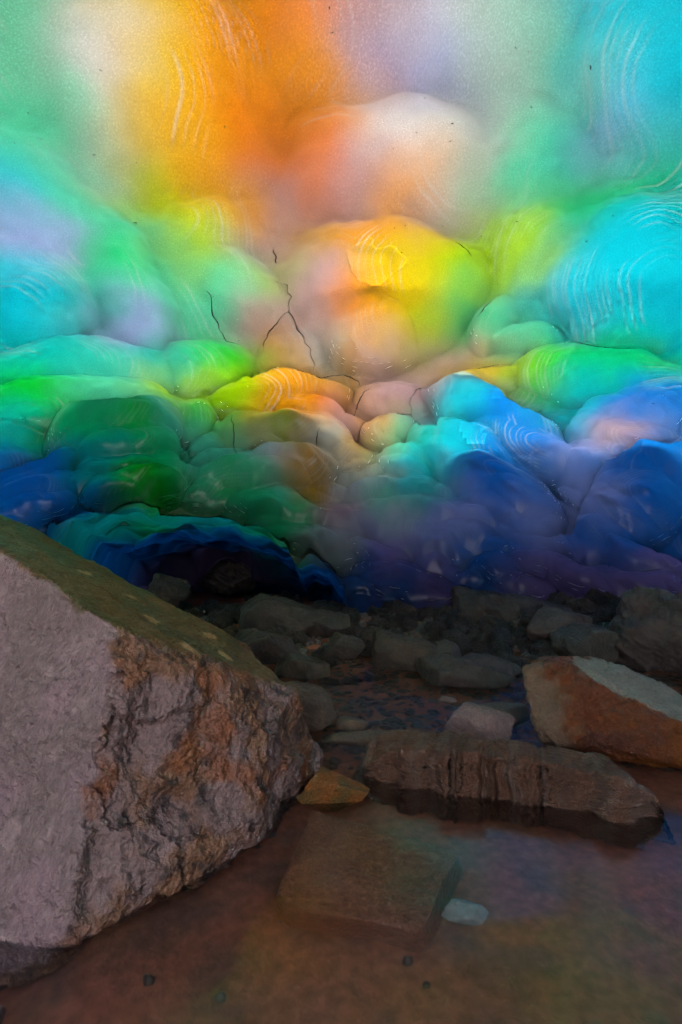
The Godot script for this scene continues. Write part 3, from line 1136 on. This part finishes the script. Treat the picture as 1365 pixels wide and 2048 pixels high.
func right_boulder() -> void:
	var o := Vector3(1.38, 0.15, -2.75)
	var peak := Vector3(1.13, 0.41, -2.72)
	var planes := [
		facet(o, peak, Vector3(1.33, 0.29, -2.48), Vector3(1.00, 0.06, -2.50)),
		facet(o, peak, Vector3(1.33, 0.29, -2.48), Vector3(1.83, 0.16, -2.90)),
		facet(o, Vector3(1.33, 0.29, -2.48), Vector3(1.51, 0.19, -2.40), Vector3(1.21, 0.01, -2.37)),
		facet(o, Vector3(0.84, 0.27, -2.62), Vector3(0.96, 0.38, -2.74), Vector3(1.03, 0.33, -2.56)),
		facet(o, Vector3(0.84, 0.27, -2.62), Vector3(1.03, 0.33, -2.56), Vector3(0.98, 0.05, -2.50)),
		facet(o, Vector3(0.96, 0.39, -2.76), peak, Vector3(1.42, 0.37, -3.0)),
		facet(o, Vector3(0.83, 0.27, -2.64), Vector3(0.95, 0.0, -2.58), Vector3(1.0, 0.35, -2.95)),
		facing(Vector3(0.1, 0.1, -1), 0.42), facing(Vector3(1, 0.1, 0.1), 0.62), facing(Vector3(0, -1, 0), 0.22), facing(Vector3(-0.25, -0.8, 0.6), 0.30),
	]
	var rough := func(p: Vector3, _n: Vector3) -> float: return roughness(p + o, 0.035, 0.022, 0.005) + dent(p + o, Vector3(1.12, 0.16, -2.50), Vector3(0.12, 0.035, 0.1), 0.02)
	var color := func(p: Vector3, _n: Vector3) -> Color:
		var w := p + o
		var c := blend_rock(w, 1.8, Color(0.135, 0.038, 0.012), Color(0.10, 0.034, 0.020), Color(0.19, 0.05, 0.006))
		c = c.lerp(Color(0.18, 0.058, 0.006), 0.8 * smoothstep(0.0, 0.3, w.x - 1.25 + 0.25 * patch.get_noise_3d(w.x * 5.0, w.y * 5.0, w.z * 5.0)))
		var q := p + 0.04 * Vector3(0, patch.get_noise_3d(w.x * 7.0, w.y * 7.0, w.z * 7.0), 0)
		var own: float = q.dot(planes[1][0]) / planes[1][1]
		var other := 0.0
		for k in planes.size():
			if k != 1: other = maxf(other, q.dot(planes[k][0]) / planes[k][1])
		c = c.lerp(Color(0.22, 0.22, 0.20), smoothstep(-0.02, 0.02, own - other))
		return c.lerp(Color(0.19, 0.14, 0.10), 0.8 * smoothstep(1.10, 1.00, w.x + 0.10 * patch.get_noise_3d(w.x * 7.0, w.y * 7.0, w.z * 7.0)))
	place("boulder", "rust brown boulder with a flat grey top at the right edge", rock_mesh(planes, 100, 14.0, rough, color), materials.wet, o)


func slab_rock() -> void:
	# a long bed of standing layers, broken off across them
	var o := Vector3(0.61, 0.02, -2.20)
	var along := Vector3(0.955, 0, 0.297)
	var across := Vector3(-along.z, 0, along.x)
	var planes := [
		facing(along + Vector3(0, 0.12, 0), 0.62), facing(-along + Vector3(0, 0.3, 0), 0.56), facing(across + Vector3(0, 0.25, 0), 0.075), facing(-across + Vector3(0, 0.35, 0), 0.17),
		facing(Vector3(0.0, 1, 0.08), 0.130), facing(Vector3(0, -1, 0), 0.18), facing(Vector3(0.45, 1, 0), 0.27), facing(Vector3(-0.35, 1, 0.2), 0.20), facing(-along * 0.8 + across, 0.40),
	]
	var rough := func(p: Vector3, n: Vector3) -> float:
		var s := p.dot(along)
		var bend := 0.05 * grit.get_noise_2d(p.y * 7.0, s * 2.0)
		var layer := grit.get_noise_2d((s + bend) * 6.0, 3.0 + p.y)
		var thin := grit.get_noise_2d((s + bend) * 34.0, p.y * 2.0)
		var side := 1.0 - 0.7 * smoothstep(0.6, 0.9, n.y)
		return side * (0.055 * chip.get_noise_2d((s + bend) * 3.6, 2.0) + 0.012 * layer + 0.006 * thin - 0.035 * maxf(0.0, 1.0 - 9.0 * absf(grit.get_noise_2d((s + 0.4 * bend) * 4.0, 1.0)))) + 0.012 * chip.get_noise_3d(p.x * 7.0, p.y * 7.0, p.z * 7.0) + roughness(p + o, 0.015, 0.010, 0.005)
	var color := func(p: Vector3, _n: Vector3) -> Color:
		var w := p + o
		var s := p.dot(along)
		var c := blend_rock(w, 2.4, Color(0.125, 0.062, 0.040), Color(0.105, 0.048, 0.03), Color(0.15, 0.095, 0.072))
		var band := grit.get_noise_2d((s + 0.05 * grit.get_noise_2d(p.y * 7.0, s * 2.0)) * 14.0, 8.0)
		return c.lerp(Color(0.14, 0.11, 0.095), 0.5 * smoothstep(0.05, 0.3, band)).lerp(Color(0.05, 0.035, 0.03), 0.4 * smoothstep(-0.15, -0.35, band))
	place("layered_rock", "long low rock of upright layers lying in the water", rock_mesh(planes, 110, 26.0, rough, color), materials.wet, o)


func free_rock(label: String, at: Vector3, size: Vector3, s: int, tones: Array, called := "rock", res := 40, sharp := 24.0, material: Material = materials.wet) -> void:
	var rough := func(p: Vector3, _n: Vector3) -> float: return roughness(p + at, 0.16 * size.y, 0.13 * size.y, 0.035 * size.y)
	var color := func(p: Vector3, _n: Vector3) -> Color: return blend_rock(p + at, 0.35 / size.x, tones[0], tones[1], tones[2])
	place(called, label, rock_mesh(random_planes(s, 11, size), res, sharp, rough, color), material, at)


func build_boulders() -> void:
	big_boulder()
	right_boulder()
	slab_rock()
	var mauve := [Color(0.27, 0.185, 0.19), Color(0.22, 0.16, 0.165), Color(0.32, 0.23, 0.23)]
	var brown := [Color(0.14, 0.10, 0.075), Color(0.10, 0.08, 0.07), Color(0.18, 0.13, 0.10)]
	var rust := [Color(0.24, 0.085, 0.016), Color(0.12, 0.075, 0.02), Color(0.27, 0.13, 0.05)]
	var dusk := [Color(0.08, 0.062, 0.05), Color(0.055, 0.046, 0.04), Color(0.11, 0.085, 0.068)]
	var dark := [Color(0.075, 0.066, 0.062), Color(0.05, 0.046, 0.045), Color(0.11, 0.09, 0.08)]
	free_rock("small angular mauve rock between layered slab and rust boulder", Vector3(0.70, 0.06, -2.72), Vector3(0.17, 0.115, 0.13), 8, mauve, "rock", 50, 40.0)
	free_rock("small orange rock with water sliding over it beside huge boulder", Vector3(-0.03, 0.0, -2.16), Vector3(0.10, 0.075, 0.08), 3, rust)
	free_rock("grey brown rock peeping out behind the tip of huge boulder", Vector3(-0.22, 0.06, -3.05), Vector3(0.20, 0.13, 0.16), 12, brown)
	free_rock("tiny grey stone alone in the open water", Vector3(0.06, 0.0, -2.95), Vector3(0.07, 0.045, 0.05), 5, brown, "rock", 20)
	free_rock("flat brown stone just breaking the water behind mauve rock", Vector3(0.92, -0.012, -3.15), Vector3(0.15, 0.035, 0.09), 15, brown, "rock", 20)
	free_rock("low wet stone at the water line left of mauve rock", Vector3(0.22, -0.01, -2.78), Vector3(0.16, 0.03, 0.06), 25, brown, "rock", 20)
	free_rock("wet reddish chip of stone in the middle of the stream", Vector3(0.67, 0.0, -3.42), Vector3(0.045, 0.02, 0.03), 35, mauve, "rock", 12)
	var slab := [facing(Vector3(0.04, 1, 0.10), 0.07), facing(Vector3(0, -1, 0), 0.08), facing(Vector3(-0.25, -0.15, 1), 0.17), facing(Vector3(1, 0.1, 0.55), 0.24), facing(Vector3(0.5, 0.2, -1), 0.26), facing(Vector3(-1, 0.1, -0.2), 0.24), facing(Vector3(-0.9, 0, 0.8), 0.24)]
	place("sunken_slab", "brown angular slab under the water with a shaded near edge", rock_mesh(slab, 40, 40.0, func(p: Vector3, _n: Vector3) -> float: return 0.02 * grit.get_noise_3d(p.x * 3.0, p.y * 3.0, p.z * 3.0), func(p: Vector3, _n: Vector3) -> Color: return blend_rock(p, 2.0, Color(0.27, 0.105, 0.07), Color(0.25, 0.11, 0.065), Color(0.29, 0.12, 0.075))), materials.granite, Vector3(0.06, -0.115, -1.70))
	free_rock("pale stone under the water off the end of the sunken slab", Vector3(0.36, -0.13, -1.60), Vector3(0.06, 0.035, 0.045), 43, [Color(0.42, 0.40, 0.42), Color(0.36, 0.34, 0.36), Color(0.45, 0.42, 0.42)], "sunken_stone", 20, 14.0, materials.bed)
	free_rock("grey stone under the water at the lower left corner", Vector3(-0.84, -0.11, -1.20), Vector3(0.09, 0.04, 0.06), 47, mauve, "sunken_stone", 20, 14.0, materials.bed)
	free_rock("large rounded purple black boulder at right end of rock bank", Vector3(2.72, 0.20, -4.40), Vector3(0.42, 0.36, 0.40), 61, [Color(0.08, 0.064, 0.066), Color(0.055, 0.047, 0.05), Color(0.10, 0.08, 0.08)], "boulder", 40, 12.0)
	free_rock("dark flat rock with a pale speckled end at the water edge", Vector3(0.86, 0.03, -3.90), Vector3(0.24, 0.10, 0.16), 63, dark)
	free_rock("blue grey block standing above the speckled flat rock", Vector3(0.86, 0.11, -4.35), Vector3(0.12, 0.10, 0.11), 65, [Color(0.09, 0.088, 0.086), Color(0.07, 0.068, 0.067), Color(0.12, 0.11, 0.105)])
	free_rock("wide pyramid shaped dark rock at middle of the water edge", Vector3(0.50, 0.06, -4.40), Vector3(0.29, 0.14, 0.21), 67, dusk)
	free_rock("round dark boulder left of pyramid shaped rock", Vector3(0.03, 0.10, -4.70), Vector3(0.14, 0.10, 0.12), 69, dark)
	free_rock("smooth black boulder behind right flank of huge boulder", Vector3(-0.64, 0.10, -4.55), Vector3(0.26, 0.14, 0.19), 71, dark, "rock", 40, 20.0)
	free_rock("broad dark boulder with wet top below the tunnel mouth", Vector3(-0.66, 0.20, -5.50), Vector3(0.34, 0.16, 0.24), 73, dark, "rock", 40, 22.0)
	free_rock("green lit rock at left foot of the tunnel mouth", Vector3(-2.08, 0.36, -6.40), Vector3(0.26, 0.22, 0.22), 75, dark)
	free_rock("flat topped black rock with blue gleam on its top", Vector3(-0.12, 0.17, -5.50), Vector3(0.21, 0.08, 0.16), 77, dark, "rock", 40, 30.0)
	free_rock("long black ridge of rock under the lilac ice foot", Vector3(1.95, 0.14, -6.30), Vector3(0.56, 0.21, 0.32), 79, dark)
	free_rock("rounded plum coloured rock in the middle of rock bank", Vector3(2.06, 0.20, -5.00), Vector3(0.26, 0.16, 0.2), 81, [Color(0.095, 0.07, 0.066), Color(0.07, 0.054, 0.052), Color(0.115, 0.086, 0.08)], "rock", 40, 12.0)
	free_rock("smooth blue grey rock just behind the rust boulder", Vector3(2.12, 0.14, -4.55), Vector3(0.28, 0.16, 0.22), 83, [Color(0.07, 0.068, 0.067), Color(0.055, 0.053, 0.053), Color(0.09, 0.085, 0.082)], "rock", 40, 10.0)
	free_rock("brown flat rock at the water edge below tunnel mouth", Vector3(-0.30, 0.02, -4.15), Vector3(0.20, 0.08, 0.14), 85, dusk)
	free_rock("low slate blue rock at the water edge right of speckled rock", Vector3(1.12, 0.03, -4.15), Vector3(0.20, 0.09, 0.14), 87, [Color(0.075, 0.072, 0.072), Color(0.06, 0.056, 0.056), Color(0.095, 0.088, 0.085)])
	free_rock("dark rock seen through the far violet arch", Vector3(-2.15, 0.42, -10.2), Vector3(0.55, 0.34, 0.4), 89, dark)
	scatter(dark)


func scatter(dark: Array) -> void:
	# the rest of the bank: six shapes of rock, turned and sized at random
	var shapes: Array[Mesh] = []
	for k in 7:
		var rough := func(p: Vector3, _n: Vector3) -> float: return roughness(p * 0.4 + Vector3(k * 3.0, 0, 0), 0.18, 0.16, 0.04)
		var color := func(p: Vector3, _n: Vector3) -> Color: return blend_rock(p + Vector3(k * 5.0, 0, 0), 0.35, dark[0], dark[1], dark[2])
		shapes.append(rock_mesh(random_planes(100 + k, 11, Vector3(1.0, 0.72, 0.85)), 18, [14.0, 26.0, 18.0][k % 3], rough, color))
	# grit and small stones between the rocks and on the bed: past counting
	var pebble := rock_mesh(random_planes(140, 9, Vector3(1.0, 0.6, 0.8)), 3, 14.0, func(_p: Vector3, _n: Vector3) -> float: return 0.0, func(_p: Vector3, _n: Vector3) -> Color: return Color.WHITE)
	var many := MultiMesh.new()
	many.transform_format = MultiMesh.TRANSFORM_3D
	many.use_colors = true
	many.mesh = pebble
	many.instance_count = 5070
	var g := RandomNumberGenerator.new()
	g.seed = 5
	for k in many.instance_count:
		var z := g.randf_range(-2.55, -6.6)
		var small := g.randf_range(0.012, 0.05)
		if k > 5000:
			z = g.randf_range(-1.1, -3.6)
			small = g.randf_range(0.006, 0.022)
		var x := g.randf_range(0.75, -0.75) * (-z) + g.randf_range(-0.3, 0.3)
		var turn := Basis.from_euler(Vector3(g.randf() * TAU, g.randf() * TAU, g.randf() * TAU)).scaled(Vector3.ONE * small)
		many.set_instance_transform(k, Transform3D(turn, Vector3(x, bed_height(x, z) + 0.1 * small, z)))
		var tone := g.randf_range(0.6, 1.3)
		many.set_instance_color(k, Color(0.062, 0.05, 0.046) * tone)
	var stones := MultiMeshInstance3D.new()
	stones.name = "gravel"
	stones.multimesh = many
	stones.material_override = materials.pebble
	add_child(stones)
	tag(stones, "small stones and grit between the rocks and on the stream bed", "gravel", "", "stuff")
	var r := RandomNumberGenerator.new()
	r.seed = 77
	var taken: Array[Vector3] = []
	for k in 680:
		var z := r.randf_range(-3.95, -7.3)
		var x := r.randf_range(-3.2, 4.4)
		if k > 640:
			z = r.randf_range(-6.6, -12.5)
			x = r.randf_range(-4.0, 0.6)
		var size := r.randf_range(0.05, 0.16)
		if z > -4.4: size *= 0.6
		var at := Vector3(x, 0, z)
		if x > -0.66 * z + 0.25 or x < (0.19 if z > -5.2 else 0.44) * z: continue
		var free := true
		for t in taken:
			if Vector2(t.x - x, t.z - z).length() < (t.y + size) * 0.62: free = false
		if not free: continue
		if base_height(x, z) < 0.3 and not (x > -3.4 and x < 0.2): continue
		at.y = size
		taken.append(at)
		var look: int = r.randi() % shapes.size()
		var tone: int = r.randi() % 3
		var o := place("rock", bank_label(x, z, size, tone), shapes[look], materials.dark_wet[tone], Vector3(x, bed_height(x, z) + size * 0.25, z), "loose rocks of the bank")
		o.rotation = Vector3(r.randf_range(-0.3, 0.3), r.randf_range(0.0, TAU), r.randf_range(-0.3, 0.3))
		o.scale = Vector3.ONE * size


func bank_label(x: float, z: float, size: float, tone: int) -> String:
	var big := "tiny" if size < 0.06 else "small" if size < 0.09 else "middling" if size < 0.13 else "big"
	var shade: String = ["black", "charcoal", "slate"][tone]
	var row := "at the water edge" if z > -4.5 else "low in the bank" if z > -5.2 else "midway up the bank" if z > -6.0 else "at the foot of the ice" if z > -7.0 else "on the tunnel floor"
	var marks := {"huge boulder": Vector2(-0.75, -4.2), "round dark boulder": Vector2(0.03, -4.7), "pyramid shaped rock": Vector2(0.5, -4.4), "speckled flat rock": Vector2(0.86, -3.9), "blue grey block": Vector2(0.86, -4.35), "plum rock": Vector2(2.06, -5.0), "black ridge rock": Vector2(1.95, -6.3), "purple black boulder": Vector2(2.72, -4.4), "flat topped black rock": Vector2(-0.12, -5.5), "broad wet boulder": Vector2(-0.66, -5.5), "green lit rock": Vector2(-2.08, -6.4), "violet arch": Vector2(-1.95, -9.0), "rust boulder": Vector2(1.9, -3.6)}
	var best := "huge boulder"
	for k in marks:
		if Vector2(x, z).distance_to(marks[k]) < Vector2(x, z).distance_to(marks[best]): best = k
	var d: Vector2 = Vector2(x, z) - marks[best]
	var side := ("right of" if d.x > 0 else "left of") if absf(d.x) > absf(d.y) else ("behind" if d.y < 0 else "in front of")
	return "%s %s rock %s, %s the %s" % [big, shade, row, side, best]
